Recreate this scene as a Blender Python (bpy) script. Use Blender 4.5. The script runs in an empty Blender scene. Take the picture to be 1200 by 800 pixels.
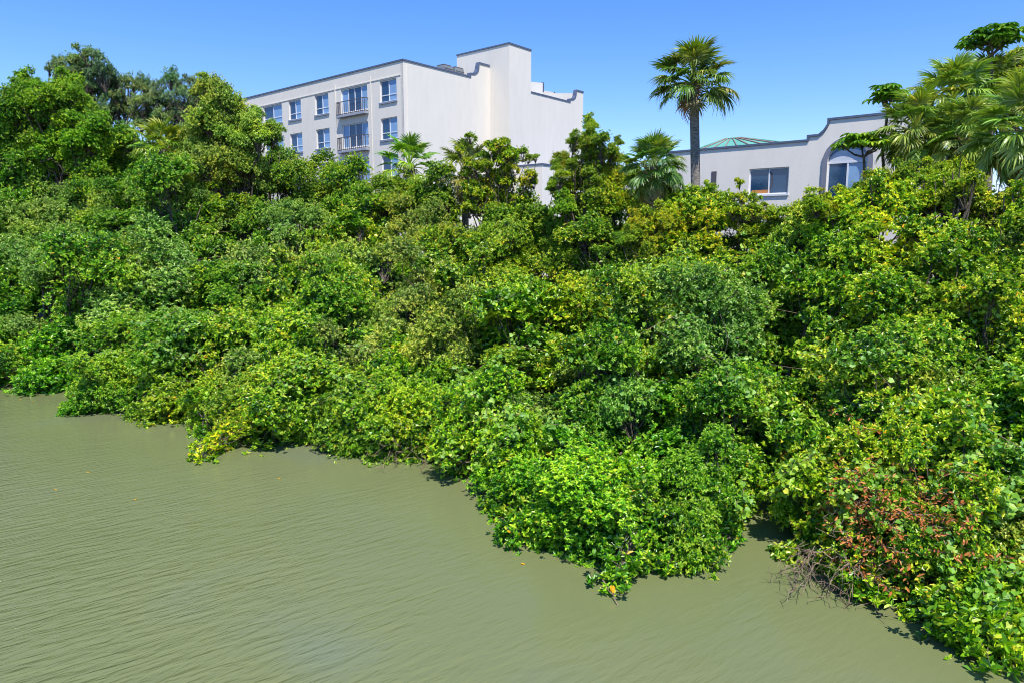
import bpy, math, random
import numpy as np
from mathutils import Vector, Matrix
from mathutils.geometry import tessellate_polygon

# ------------------------------------------------------------------ scene, camera, light
S = bpy.context.scene
COL = S.collection
EYE = 5.5                       # camera height above the water
TH = math.atan(122 / 811)       # camera looks this far below the horizon
F = 811.0                       # focal length in pixels of a 1200 px wide picture
cd = bpy.data.cameras.new('camera'); cam = bpy.data.objects.new('camera', cd); COL.objects.link(cam)
cam.location = (0, 0, EYE); cam.rotation_euler = (math.pi / 2 - TH, 0, 0)
cd.sensor_width = 36; cd.lens = F / 1200 * 36; cd.clip_start = .1; cd.clip_end = 6000
S.camera = cam
SUN_EL = math.radians(60); SUN_AZ = math.radians(167)     # azimuth clockwise from +Y
W = bpy.data.worlds.new('World'); S.world = W; W.use_nodes = True
nt = W.node_tree; nt.nodes.clear()
sk = nt.nodes.new('ShaderNodeTexSky'); sk.sky_type = 'NISHITA'; sk.sun_disc = False
sk.sun_elevation = SUN_EL; sk.sun_rotation = SUN_AZ
sk.air_density = 1.0; sk.dust_density = 0.0; sk.ozone_density = 2.0; sk.altitude = 0
hs = nt.nodes.new('ShaderNodeHueSaturation'); hs.inputs['Saturation'].default_value = 1.3; hs.inputs['Value'].default_value = 1
bg = nt.nodes.new('ShaderNodeBackground'); bg.inputs[1].default_value = .14
wo = nt.nodes.new('ShaderNodeOutputWorld')
nt.links.new(sk.outputs[0], hs.inputs['Color']); wm = nt.nodes.new('ShaderNodeMix'); wm.data_type = 'RGBA'; wm.blend_type = 'MULTIPLY'; wm.inputs[0].default_value = 1
wm.inputs[7].default_value = (.97, .97, 1.24, 1); nt.links.new(hs.outputs[0], wm.inputs[6]); nt.links.new(wm.outputs[2], bg.inputs[0]); nt.links.new(bg.outputs[0], wo.inputs[0])
sd = bpy.data.lights.new('sun', 'SUN'); sd.energy = 5.0; sd.angle = math.radians(.5); sd.color = (1, .955, .88)
so = bpy.data.objects.new('sun', sd); COL.objects.link(so)
sv = Vector((math.sin(SUN_AZ) * math.cos(SUN_EL), math.cos(SUN_AZ) * math.cos(SUN_EL), math.sin(SUN_EL)))
so.rotation_euler = sv.to_track_quat('Z', 'Y').to_euler(); so.location = sv * 60
S.view_settings.view_transform = 'Standard'; S.view_settings.look = 'None'
S.view_settings.gamma = 1; S.view_settings.exposure = 0.32
S.render.engine = 'CYCLES'
S.cycles.filter_width = 1.0; S.cycles.max_bounces = 6; S.cycles.transparent_max_bounces = 4

rng = np.random.default_rng(7)
random.seed(7)
UP = np.array([0, 0, 1.0])

def ray(px, py):
    xc = (px - 600) / F; yc = (400 - py) / F
    return Vector((xc, math.cos(TH) + yc * math.sin(TH), -math.sin(TH) + yc * math.cos(TH)))
def at(px, py, Y):
    d = ray(px, py); return Vector((0, 0, EYE)) + d * (Y / d.y)
def on_water(px, py):
    d = ray(px, py); return Vector((0, 0, EYE)) + d * (-EYE / d.z)
def interp(x, tab):
    return float(np.interp(x, [a for a, b in tab], [b for a, b in tab]))
def nrm(a):
    return a / np.maximum(np.linalg.norm(a, axis=-1, keepdims=True), 1e-9)

# ------------------------------------------------------------------ object helpers
def tag(o, label=None, cat=None, group=None, kind=None):
    if label: o['label'] = label
    if cat: o['category'] = cat
    if group: o['group'] = group
    if kind: o['kind'] = kind
    return o
def empty(name, loc, rz=0):
    o = bpy.data.objects.new(name, None); COL.objects.link(o)
    o.location = loc; o.rotation_euler = (0, 0, rz); o.empty_display_size = .3
    return o
def link(name, me, parent=None, mat=None):
    o = bpy.data.objects.new(name, me); COL.objects.link(o)
    if mat and not me.materials: me.materials.append(mat)
    if parent: o.parent = parent
    return o
def np_mesh(name, V, Fc, tint=None, mat=None, smooth=False):
    """V (n,3), Fc (m,k) with k 3 or 4"""
    V = np.asarray(V, dtype=np.float32); Fc = np.asarray(Fc, dtype=np.int32)
    me = bpy.data.meshes.new(name); m, k = Fc.shape
    me.vertices.add(len(V)); me.vertices.foreach_set('co', V.ravel())
    me.loops.add(m * k); me.loops.foreach_set('vertex_index', Fc.ravel())
    me.polygons.add(m)
    me.polygons.foreach_set('loop_start', np.arange(0, m * k, k, dtype=np.int32))
    me.polygons.foreach_set('loop_total', np.full(m, k, dtype=np.int32))
    me.polygons.foreach_set('use_smooth', np.full(m, smooth, dtype=bool))
    if tint is not None:
        a = me.attributes.new('tint', 'FLOAT', 'FACE'); a.data.foreach_set('value', np.asarray(tint, dtype=np.float32))
    me.update()
    if mat: me.materials.append(mat)
    return me
def leaf_geo(pos, d, n, L, Wd, tint, full=True, fold=.12, heart=False):
    """leaves as two folded quads; returns V, F, tint per face"""
    N = len(pos); d = nrm(d); n = nrm(n - (n * d).sum(1, keepdims=True) * d); s = np.cross(n, d)
    L = np.broadcast_to(L, (N,))[:, None]; Wd = np.broadcast_to(Wd, (N,))[:, None]
    if full:
        if heart: prof = [(0, 0, 0), (-.12, -.40, 1), (.42, -.55, .9), (1, 0, -.7), (.42, .55, .9), (-.12, .40, 1)]
        else: prof = [(0, 0, 0), (.30, -.46, 1), (.72, -.44, .6), (1, 0, -.6), (.72, .44, .6), (.30, .46, 1)]
        q = np.array([[0, 1, 2, 3], [0, 3, 4, 5]])
    else:
        prof = [(0, 0, 0), (.5, -.5, 1), (1, 0, -.6), (.5, .5, 1)]
        q = np.array([[0, 1, 2], [0, 2, 3]])
    V = np.stack([pos + d * L * t + s * Wd * w + n * L * (fold * h) for t, w, h in prof], 1)
    k = len(prof)
    Fc = (np.arange(N)[:, None, None] * k + q[None]).reshape(-1, q.shape[1])
    return V.reshape(-1, 3), Fc, np.repeat(tint, 2)
def join_geo(parts):
    Vs, Fs, Ts, o = [], [], [], 0
    for V, Fc, T in parts:
        Vs.append(V); Fs.append(Fc + o); Ts.append(T); o += len(V)
    return np.concatenate(Vs), np.concatenate(Fs), np.concatenate(Ts)
def tube_geo(paths, sides=5):
    """paths: list of (points (k,3), radii (k,))"""
    Vs, Fs, o = [], [], 0
    for P, R in paths:
        P = np.asarray(P, float); R = np.asarray(R, float); k = len(P)
        T = nrm(np.gradient(P, axis=0))
        ref = np.where(np.abs(T[:, 2:3]) > .9, np.array([[1., 0, 0]]), np.array([[0, 0, 1.]]))
        A = nrm(np.cross(T, ref)); B = np.cross(T, A)
        an = np.arange(sides) * 2 * math.pi / sides
        ring = P[:, None] + R[:, None, None] * (A[:, None] * np.cos(an)[None, :, None] + B[:, None] * np.sin(an)[None, :, None])
        Vs.append(ring.reshape(-1, 3))
        i = np.arange(k - 1)[:, None] * sides; j = np.arange(sides)[None]; j2 = (j + 1) % sides
        Fs.append(np.stack([i + j, i + j2, i + sides + j2, i + sides + j], -1).reshape(-1, 4) + o); o += k * sides
    return np.concatenate(Vs), np.concatenate(Fs)
def tube_mesh(name, paths, mat, sides=5):
    V, Fc = tube_geo(paths, sides); return np_mesh(name, V, Fc, mat=mat, smooth=True)
def bend(p0, p1, k=5, wob=.08, sag=0., r=rng):
    p0 = np.asarray(p0, float); p1 = np.asarray(p1, float); t = np.linspace(0, 1, k)[:, None]
    P = p0 * (1 - t) + p1 * t; Ln = np.linalg.norm(p1 - p0)
    P[1:-1] += r.normal(0, wob * Ln, (k - 2, 3)); P[:, 2] += (sag * Ln * np.sin(t[:, 0] * math.pi))
    return P

# ------------------------------------------------------------------ materials
def mat(name):
    m = bpy.data.materials.new(name); m.use_nodes = True; t = m.node_tree; t.nodes.clear()
    return m, t, t.nodes.new, t.links.new
def ramp(N, stops, interp_='LINEAR'):
    r = N('ShaderNodeValToRGB'); r.color_ramp.interpolation = interp_
    e = r.color_ramp.elements
    while len(e) < len(stops): e.new(.5)
    for el, (p, c) in zip(e, stops): el.position = p; el.color = (*c, 1)
    return r
def leaf_mat(name, stops, rough=.38, trans=.25, tcol=(1.35, 1.35, .35), spec=.6, patch=1.0):
    m, t, N, Lk = mat(name)
    a = N('ShaderNodeAttribute'); a.attribute_name = 'tint'
    r = ramp(N, stops); Lk(a.outputs['Fac'], r.inputs[0])
    oi = N('ShaderNodeObjectInfo')
    mx = N('ShaderNodeMix'); mx.data_type = 'RGBA'; mx.blend_type = 'MULTIPLY'; mx.inputs[0].default_value = 1
    Lk(r.outputs[0], mx.inputs[6]); Lk(oi.outputs['Color'], mx.inputs[7])
    ge = N('ShaderNodeNewGeometry'); pn = N('ShaderNodeTexNoise'); pn.inputs['Scale'].default_value = .42; pn.inputs['Detail'].default_value = 5; pn.inputs['Roughness'].default_value = .62
    Lk(ge.outputs['Position'], pn.inputs['Vector']); pr = ramp(N, [(.34, (.70, .88, .85)), (.5, (1.1, 1.1, .95)), (.64, (1.7, 1.35, .8))]); Lk(pn.outputs[0], pr.inputs[0])
    mz = N('ShaderNodeMix'); mz.data_type = 'RGBA'; mz.blend_type = 'MULTIPLY'; mz.inputs[0].default_value = patch; Lk(mx.outputs[2], mz.inputs[6]); Lk(pr.outputs[0], mz.inputs[7]); mx = mz
    p = N('ShaderNodeBsdfPrincipled'); p.inputs['Roughness'].default_value = rough
    p.inputs['Specular IOR Level'].default_value = spec
    Lk(mx.outputs[2], p.inputs['Base Color'])
    m2 = N('ShaderNodeMix'); m2.data_type = 'RGBA'; m2.blend_type = 'MULTIPLY'; m2.inputs[0].default_value = 1; m2.clamp_result = False
    Lk(mx.outputs[2], m2.inputs[6]); m2.inputs[7].default_value = (*tcol, 1)
    tr = N('ShaderNodeBsdfTranslucent'); Lk(m2.outputs[2], tr.inputs[0])
    ms = N('ShaderNodeMixShader'); ms.inputs[0].default_value = trans
    Lk(p.outputs[0], ms.inputs[1]); Lk(tr.outputs[0], ms.inputs[2])
    o = N('ShaderNodeOutputMaterial'); Lk(ms.outputs[0], o.inputs[0])
    return m
def rough_mat(name, c1, c2, scale=8, rough=.8, bump=.3, spec=.3, detail=6, stretch=None, metal=0, bscale=None):
    m, t, N, Lk = mat(name)
    tc = N('ShaderNodeTexCoord'); mp = N('ShaderNodeMapping')
    if stretch: mp.inputs['Scale'].default_value = stretch
    Lk(tc.outputs['Object'], mp.inputs[0])
    nz = N('ShaderNodeTexNoise'); nz.inputs['Scale'].default_value = scale; nz.inputs['Detail'].default_value = detail
    Lk(mp.outputs[0], nz.inputs['Vector'])
    r = ramp(N, [(.32, c1), (.68, c2)]); Lk(nz.outputs[0], r.inputs[0])
    p = N('ShaderNodeBsdfPrincipled'); p.inputs['Roughness'].default_value = rough; p.inputs['Metallic'].default_value = metal
    p.inputs['Specular IOR Level'].default_value = spec
    Lk(r.outputs[0], p.inputs['Base Color'])
    if bump:
        b = N('ShaderNodeBump'); b.inputs['Strength'].default_value = bump; b.inputs['Distance'].default_value = .03
        n2 = N('ShaderNodeTexNoise'); n2.inputs['Scale'].default_value = bscale or scale * 4; n2.inputs['Detail'].default_value = 4
        Lk(mp.outputs[0], n2.inputs['Vector']); Lk(n2.outputs[0], b.inputs['Height']); Lk(b.outputs[0], p.inputs['Normal'])
    o = N('ShaderNodeOutputMaterial'); Lk(p.outputs[0], o.inputs[0])
    return m

M = {}
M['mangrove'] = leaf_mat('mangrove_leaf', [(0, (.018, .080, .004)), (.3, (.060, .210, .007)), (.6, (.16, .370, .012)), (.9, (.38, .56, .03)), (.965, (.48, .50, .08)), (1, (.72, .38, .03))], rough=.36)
M['small'] = leaf_mat('small_leaf', [(0, (.030, .095, .010)), (.4, (.11, .25, .02)), (.75, (.28, .44, .05)), (.95, (.50, .58, .15)), (1, (.6, .45, .15))], rough=.42)
M['oak'] = leaf_mat('oak_leaf', [(0, (.07, .13, .035)), (.5, (.14, .22, .06)), (.9, (.28, .36, .14)), (1, (.40, .40, .22))], rough=.45, trans=.25)
M['vine'] = leaf_mat('vine_leaf', [(0, (.09, .24, .02)), (.5, (.17, .36, .035)), (.9, (.33, .48, .07)), (1, (.46, .50, .10))], rough=.5)
M['umbrella'] = leaf_mat('umbrella_leaf', [(0, (.05, .15, .012)), (.6, (.12, .29, .02)), (1, (.28, .44, .05))], rough=.3)
M['frond'] = leaf_mat('palm_blade', [(0, (.055, .12, .02)), (.5, (.13, .22, .035)), (.85, (.27, .35, .08)), (1, (.45, .47, .18))], rough=.38, trans=.28)
M['dry'] = leaf_mat('dry_blade', [(0, (.12, .085, .045)), (.5, (.28, .22, .12)), (1, (.5, .43, .28))], rough=.7, trans=.2, tcol=(1.1, 1, .7))
M['dead'] = leaf_mat('dead_leaf', [(0, (.16, .04, .012)), (.5, (.52, .16, .025)), (1, (.66, .30, .07))], rough=.6, trans=.2, tcol=(1.1, .9, .6), patch=0)
M['bark'] = rough_mat('grey_bark', (.05, .04, .03), (.19, .155, .115), 14, .85, .5, stretch=(1, 1, .4))
M['twig'] = rough_mat('pale_dead_twig', (.10, .065, .045), (.38, .27, .19), 9, .8, .2)
M['palm_bark'] = rough_mat('palm_bark', (.12, .10, .085), (.36, .32, .27), 7, .9, .9, stretch=(1, 1, 3.5), bscale=16)
M['boot'] = rough_mat('palm_boot', (.10, .06, .035), (.34, .22, .13), 10, .85, .4)
M['mud'] = rough_mat('bank_mud', (.018, .014, .009), (.05, .04, .024), 2.5, .9, .6)

def stucco(name, c, spec=.25):
    m, t, N, Lk = mat(name)
    tc = N('ShaderNodeTexCoord')
    n1 = N('ShaderNodeTexNoise'); n1.inputs['Scale'].default_value = .22; n1.inputs['Detail'].default_value = 5
    mp = N('ShaderNodeMapping'); mp.inputs['Scale'].default_value = (1, 1, .25)
    Lk(tc.outputs['Object'], mp.inputs[0]); Lk(mp.outputs[0], n1.inputs['Vector'])
    n2 = N('ShaderNodeTexNoise'); n2.inputs['Scale'].default_value = 2.2; n2.inputs['Detail'].default_value = 8
    Lk(mp.outputs[0], n2.inputs['Vector'])
    ad = N('ShaderNodeMath'); ad.operation = 'ADD'; Lk(n1.outputs[0], ad.inputs[0]); Lk(n2.outputs[0], ad.inputs[1])
    r = ramp(N, [(.35, tuple(x * .93 for x in c)), (.62, c)])
    ml = N('ShaderNodeMath'); ml.operation = 'MULTIPLY'; ml.inputs[1].default_value = .5; Lk(ad.outputs[0], ml.inputs[0]); Lk(ml.outputs[0], r.inputs[0])
    n3 = N('ShaderNodeTexNoise'); n3.inputs['Scale'].default_value = 25; n3.inputs['Detail'].default_value = 3; Lk(tc.outputs['Object'], n3.inputs['Vector'])
    b = N('ShaderNodeBump'); b.inputs['Strength'].default_value = .25; b.inputs['Distance'].default_value = .02; Lk(n3.outputs[0], b.inputs['Height'])
    p = N('ShaderNodeBsdfPrincipled'); p.inputs['Roughness'].default_value = .85; p.inputs['Specular IOR Level'].default_value = spec
    Lk(r.outputs[0], p.inputs['Base Color']); Lk(b.outputs[0], p.inputs['Normal'])
    o = N('ShaderNodeOutputMaterial'); Lk(p.outputs[0], o.inputs[0]); return m
M['stucco'] = stucco('white_stucco', (.77, .715, .625))
M['stucco2'] = stucco('pale_grey_stucco', (.80, .75, .665))
def plain(name, c, rough=.5, spec=.5, metal=0):
    return rough_mat(name, tuple(x * .88 for x in c), c, 3, rough, .05, spec, metal=metal)
M['coping'] = plain('slate_blue_coping', (.09, .12, .19), .6)
M['arch'] = plain('grey_arch_paint', (.20, .21, .26), .7)
M['frame'] = plain('white_window_frame', (.75, .77, .8), .4)
M['sill'] = plain('grey_sill', (.22, .26, .34), .6)
M['slab'] = plain('grey_balcony_slab', (.33, .36, .42), .7)
M['rail'] = plain('dark_metal_rail', (.10, .09, .10), .45)
M['pane'] = plain('dark_blue_pane', (.015, .055, .13), .04, .9)
M['curtain_pane'] = plain('curtained_blue_pane', (.22, .37, .58), .06, .7)
M['valance'] = plain('white_valance', (.62, .66, .74), .7)
M['unit'] = rough_mat('rooftop_unit_metal', (.20, .22, .23), (.34, .36, .37), 5, .5, .1, metal=.3)
M['orange'] = plain('orange_window_band', (.55, .22, .06), .7)
M['glassroof'] = rough_mat('green_roof_panel', (.10, .34, .27), (.16, .42, .34), 1.5, .5, .05, .3)
M['rib'] = plain('pink_brown_roof_rib', (.30, .20, .18), .6)
M['yellow'] = leaf_mat('yellow_leaf', [(0, (.85, .42, .01)), (1, (.9, .5, .02))], rough=.5, trans=.3, tcol=(1, .8, .4), patch=0)

# water: murky green body under a rippled surface
def water_mat():
    m, t, N, Lk = mat('murky_green_water')
    g = N('ShaderNodeNewGeometry')
    def noise(scale, det, rot, sc, rough=.5, dist=0.):
        mp = N('ShaderNodeMapping'); mp.vector_type = 'TEXTURE'; mp.inputs['Rotation'].default_value = (0, 0, rot); mp.inputs['Scale'].default_value = tuple(1 / x for x in sc)
        Lk(g.outputs['Position'], mp.inputs[0])
        n = N('ShaderNodeTexNoise'); n.inputs['Scale'].default_value = scale; n.inputs['Detail'].default_value = det
        n.inputs['Roughness'].default_value = rough; n.inputs['Distortion'].default_value = dist
        Lk(mp.outputs[0], n.inputs['Vector']); return n
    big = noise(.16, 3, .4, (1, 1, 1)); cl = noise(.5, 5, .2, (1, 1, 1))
    r = ramp(N, [(.3, (.152, .176, .070)), (.55, (.166, .186, .078)), (.75, (.148, .182, .130))]); Lk(big.outputs[0], r.inputs[0])  # bluer stop paints the sky's reflection into the water colour in patches
    r1 = noise(4.8, 2.5, math.radians(36), (.36, 1.6, 1), .5, .5)      # main wavelets
    r2 = noise(9.0, 2, math.radians(50), (.5, 1.5, 1), .55, .4)
    r3 = noise(1.1, 2, math.radians(10), (.7, 1.2, 1), .5)
    a = N('ShaderNodeMath'); a.operation = 'MULTIPLY_ADD'; Lk(r2.outputs[0], a.inputs[0]); a.inputs[1].default_value = .30; Lk(r1.outputs[0], a.inputs[2])
    b = N('ShaderNodeMath'); b.operation = 'MULTIPLY_ADD'; Lk(r3.outputs[0], b.inputs[0]); b.inputs[1].default_value = .5; Lk(a.outputs[0], b.inputs[2])
    # sheltered water along the bank is calmer
    at_ = N('ShaderNodeAttribute'); at_.attribute_name = 'calm'
    cm = N('ShaderNodeMath'); cm.operation = 'MULTIPLY_ADD'; Lk(cl.outputs[0], cm.inputs[0]); cm.inputs[1].default_value = .5; Lk(at_.outputs['Fac'], cm.inputs[2])
    st = N('ShaderNodeMapRange'); st.inputs[1].default_value = .35; st.inputs[2].default_value = 1.15; st.inputs[3].default_value = .05; st.inputs[4].default_value = 1
    Lk(cm.outputs[0], st.inputs[0])
    bp = N('ShaderNodeBump'); bp.inputs['Distance'].default_value = .075; Lk(b.outputs[0], bp.inputs['Height']); Lk(st.outputs[0], bp.inputs['Strength'])
    p = N('ShaderNodeBsdfPrincipled'); p.inputs['Roughness'].default_value = .2; p.inputs['IOR'].default_value = 1.33
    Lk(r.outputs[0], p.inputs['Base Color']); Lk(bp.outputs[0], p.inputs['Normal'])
    o = N('ShaderNodeOutputMaterial'); Lk(p.outputs[0], o.inputs[0]); return m
M['water'] = water_mat()

# ------------------------------------------------------------------ shoreline, water, ground
EDGE = [(-260, 440), (-100, 446), (0, 452), (60, 450), (95, 462), (118, 486), (170, 495), (225, 497), (262, 520), (330, 527),
        (400, 530), (440, 545), (500, 541), (545, 545), (570, 590), (620, 608), (662, 645), (700, 688), (740, 690),
        (790, 662), (845, 634), (875, 622), (915, 640), (960, 678), (1030, 712), (1075, 735), (1130, 772), (1200, 775), (1290, 800), (1500, 860)]
def edge_y(px): return interp(px, EDGE)
shore = [on_water(x, y) for x, y in EDGE]
SX = np.array([[p.x, p.y] for p in shore])
def shore_dist(P):                      # signed distance to the leaf edge, positive on the land side
    P = np.asarray(P, float)[:, :2]; A = SX[:-1]; B = SX[1:]; D = B - A
    t = np.clip(((P[:, None] - A) * D).sum(-1) / (D * D).sum(-1), 0, 1)
    Q = A + t[..., None] * D; v = P[:, None] - Q; ds = np.linalg.norm(v, axis=-1); k = ds.argmin(1)
    cr = D[k, 0] * v[np.arange(len(P)), k, 1] - D[k, 1] * v[np.arange(len(P)), k, 0]
    return ds.min(1) * np.sign(cr)
def ground_z(x, y):
    s = float(shore_dist([[x, y]])[0])
    return float(np.interp(s, [0, 1.6, 2.6, 8, 16, 40], [-.6, -.35, .12, .7, 1.4, 2.2]))
def sheet(name, xs, ys, zf, m, attr=None):
    X, Y = np.meshgrid(xs, ys); P = np.stack([X.ravel(), Y.ravel(), np.zeros(X.size)], 1)
    sdv = shore_dist(P)
    P[:, 2] = zf(P, sdv); nx = len(xs); ny = len(ys)
    i = np.arange(nx - 1)[None] + np.arange(ny - 1)[:, None] * nx
    Fc = np.stack([i, i + 1, i + 1 + nx, i + nx], -1).reshape(-1, 4)
    me = np_mesh(name, P, Fc, mat=m, smooth=True)
    if attr:
        a = me.attributes.new(attr, 'FLOAT', 'POINT'); a.data.foreach_set('value', np.clip(-sdv / 7, 0, 1).astype(np.float32))
    return tag(link(name, me), kind='structure')
xs = np.concatenate([np.linspace(-1500, -60, 12), np.linspace(-50, 40, 130), np.linspace(50, 1500, 12)])
ys = np.concatenate([np.linspace(-600, -20, 6), np.linspace(-10, 60, 110), np.linspace(75, 2500, 12)])
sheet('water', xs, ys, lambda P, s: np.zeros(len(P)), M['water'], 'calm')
sheet('ground', xs, ys, lambda P, s: np.interp(s, [-3, 0, 1.6, 2.6, 8, 16, 40], [-1.5, -.6, -.35, .12, .7, 1.4, 2.2]), M['mud'])

# ------------------------------------------------------------------ buildings
dA = Vector((-.7636, .6457, 0)).normalized()      # runs away to the left
dB = Vector((.6457, .7636, 0)).normalized()       # runs away to the right
nA = -dB; nB = -dA                                # outward normals
class Plane:
    def __init__(s, O, d, n): s.O, s.d, s.n = Vector(O), d, n
    def uv(s, px, py):
        r = ray(px, py); c = Vector((0, 0, EYE)); t = (s.O - c).dot(s.n) / r.dot(s.n); P = c + r * t
        return ((P - s.O).dot(s.d), P.z)
    def pt(s, u, z, o=0): return Vector((s.O.x, s.O.y, 0)) + s.d * u + s.n * o + Vector((0, 0, z))
def pymesh(name, V, Fc, m, parent):
    me = bpy.data.meshes.new(name); me.from_pydata([tuple(v) for v in V], [], Fc)
    if m: me.materials.append(m)
    import bmesh
    bm = bmesh.new(); bm.from_mesh(me); bmesh.ops.recalc_face_normals(bm, faces=bm.faces); bm.to_mesh(me); bm.free()
    return link(name, me, parent)
def slab_poly(name, pl, outer, holes, o0, o1, m, parent):
    """polygon (u,z) with holes, between offsets o0 (back) and o1 (front)"""
    loops = [[Vector((u, z, 0)) for u, z in lp] for lp in [outer] + holes]
    flat = [p for lp in loops for p in lp]; tri = tessellate_polygon(loops); n = len(flat)
    V = [pl.pt(p.x, p.y, o1) for p in flat] + [pl.pt(p.x, p.y, o0) for p in flat]
    Fc = [tuple(t) for t in tri] + [tuple(i + n for i in reversed(t)) for t in tri]
    k = 0
    for lp in loops:
        for i in range(len(lp)):
            a = k + i; b = k + (i + 1) % len(lp); Fc.append((a, b, b + n, a + n))
        k += len(lp)
    return pymesh(name, V, Fc, m, parent)
def boxes(name, pl, bs, m, parent):
    """bs: list of (u0,u1,z0,z1,o0,o1)"""
    V, Fc = [], []
    for u0, u1, z0, z1, o0, o1 in bs:
        k = len(V)
        V += [pl.pt(u, z, o) for o in (o0, o1) for u, z in ((u0, z0), (u1, z0), (u1, z1), (u0, z1))]
        Fc += [tuple(k + i for i in f) for f in ((0, 1, 2, 3), (4, 5, 6, 7), (0, 1, 5, 4), (1, 2, 6, 5), (2, 3, 7, 6), (3, 0, 4, 7))]
    return pymesh(name, V, Fc, m, parent)
def strip(name, pl, pts, th, o0, o1, m, parent):
    """coping along a polyline in (u,z), set on top of the wall"""
    V, Fc = [], []
    n = len(pts)
    for i, (u, z) in enumerate(pts):
        a = Vector(pts[max(i - 1, 0)]); b = Vector(pts[min(i + 1, n - 1)]); t = (b - a).normalized(); q = Vector((-t.y, t.x))
        if q.y < -.01 or (abs(q.y) <= .01 and False): q = -q
        for w in (.004, th):
            for o in (o0, o1): V.append(pl.pt(u + q.x * w, z + q.y * w, o))
    for i in range(n - 1):
        k = 4 * i
        for a, b in ((0, 1), (1, 3), (3, 2), (2, 0)): Fc.append((k + a, k + b, k + 4 + b, k + 4 + a))
    Fc += [(0, 1, 3, 2), (4 * n - 4, 4 * n - 3, 4 * n - 1, 4 * n - 2)]
    return pymesh(name, V, Fc, m, parent)
def window(pl, u0, u1, z0, z1, cols, parent, transom=.30, label=None, light=()):
    """cols: number of lights; a frame, panes above and below a transom, a sill"""
    f = []; t = .07; o = -.13
    f += [(u0, u1, z0, z0 + t, o - .05, o + .03), (u0, u1, z1 - t, z1, o - .05, o + .03)]
    w = (u1 - u0) / cols
    for i in range(cols + 1):
        c = u0 + i * w; a = max(u0, c - t / 2); b = min(u1, c + t / 2)
        if i == 0: b = u0 + t
        if i == cols: a = u1 - t
        f.append((a, b, z0 + t, z1 - t, o - .048, o + .028))
    zt = z0 + (z1 - z0) * transom
    if transom: f.append((u0 + t, u1 - t, zt - .03, zt + .03, o - .044, o + .024))
    fo = boxes('window', pl, f, M['frame'], parent)
    if label: fo['label'] = label
    for i in range(cols):
        a = u0 + i * w + t / 2 + .003; b = u0 + (i + 1) * w - t / 2 - .003
        for (c, d) in (((z0 + t, zt - .032), (zt + .032, z1 - t)) if transom else ((z0 + t, z1 - t),)):
            pn = boxes('pane', pl, [(a, b, c, d, o - .03, o - .012)], M['curtain_pane'] if i in light else M['pane'], fo)
    return fo

# hotel
Cn = at(475, 200, 54); Cn.z = 0
PA = Plane(Cn, dA, nA); PB = Plane(Cn, dB, nB)
hotel = empty('hotel_building', Cn)
tag(hotel, 'white four-storey hotel with stair tower and balconies, rising behind the trees at left', 'building')
def child(o, par):                      # keep world coordinates under a moved empty
    o.matrix_parent_inverse = par.matrix_world.inverted() if False else Matrix.Translation(-par.location)
    return o
def finish(root):
    for c in root.children: c.matrix_parent_inverse = Matrix.Translation(-root.location)
def zA(px, py): return PA.uv(px, py)
roofz = (zA(475, 69.5)[1] + zA(297, 115)[1]) / 2
ww = []                                  # windows on the balcony side: (px left, px right, py top, py bottom) at their right edge
def win_px(pl, xl, xr, yt, yb):
    ur = pl.uv(xr, yt); ub = pl.uv(xr, yb); ul = pl.uv(xl, yt)
    a, b = sorted((ul[0], ur[0])); return [a, b, ub[1], ur[1]]
r1 = [win_px(PA, 322 - 14, 322 + 8, 122, 146), win_px(PA, 337.8, 352.2, 116.5, 139.5), win_px(PA, 368.5, 384.5, 109.5, 133), win_px(PA, 444.7, 464.3, 90.6, 116.8)]
bal = win_px(PA, 399, 430, 98.5, 122.8)
zt1 = np.mean([w[3] for w in r1[1:]]); zb1 = np.mean([w[2] for w in r1[1:]])
r2z = win_px(PA, 444.7, 464.3, 136.6, 162)
drop = zt1 - r2z[3]
wins = []
for k in range(5):
    for i, w in enumerate(r1):
        wins.append((w[0], w[1], zb1 - k * drop, zt1 - k * drop, 2, 'w'))
    wins.append((bal[0], bal[1], zb1 - .25 - k * drop, zt1 - k * drop, 4, 'b'))
wins = [w for w in wins if w[2] > 2.6]
print('hotel: roof', roofz, 'drop', drop, 'win', r1, bal, 'len left', zA(297, 115)[0])
LA = 30.0
holes = [[(a, c), (b, c), (b, d), (a, d)] for a, b, c, d, n, k in wins]
wA = slab_poly('wall', PA, [(.02, 1), (LA, 1), (LA, roofz), (.02, roofz)], holes, -.3, 0, M['stucco'], hotel)
# side wall with two scrolled raised parts of the parapet
def uB(px): return PB.uv(px, 150)[0]
u410, u455, u497 = uB(552.3), uB(562), uB(574)
u925, u955, u990 = uB(668), uB(675), uB(683)
def scroll(u0, u1, z0, z1):              # small step, concave curve up, step
    r = [(u0, z0), (u0, z0 + .25)]
    for i in range(1, 7):
        a = i / 6 * math.pi / 2; r.append((u0 + (u1 - u0) * (.12 + .88 * math.sin(a)), z0 + .25 + (z1 - z0 - .5) * (1 - math.cos(a))))
    r += [(u1, z1)]
    return r
zup = PB.uv(562, 75.5)[1]; zup2 = PB.uv(675, 107)[1]
tw0 = uB(596.6)
us = scroll(u410, u455, roofz, zup) ; us2 = scroll(u925, u955, roofz, zup2)
# tower plane: protrudes from PB until its corner
tnear = at(596.6, 51.7, 60)
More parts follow.
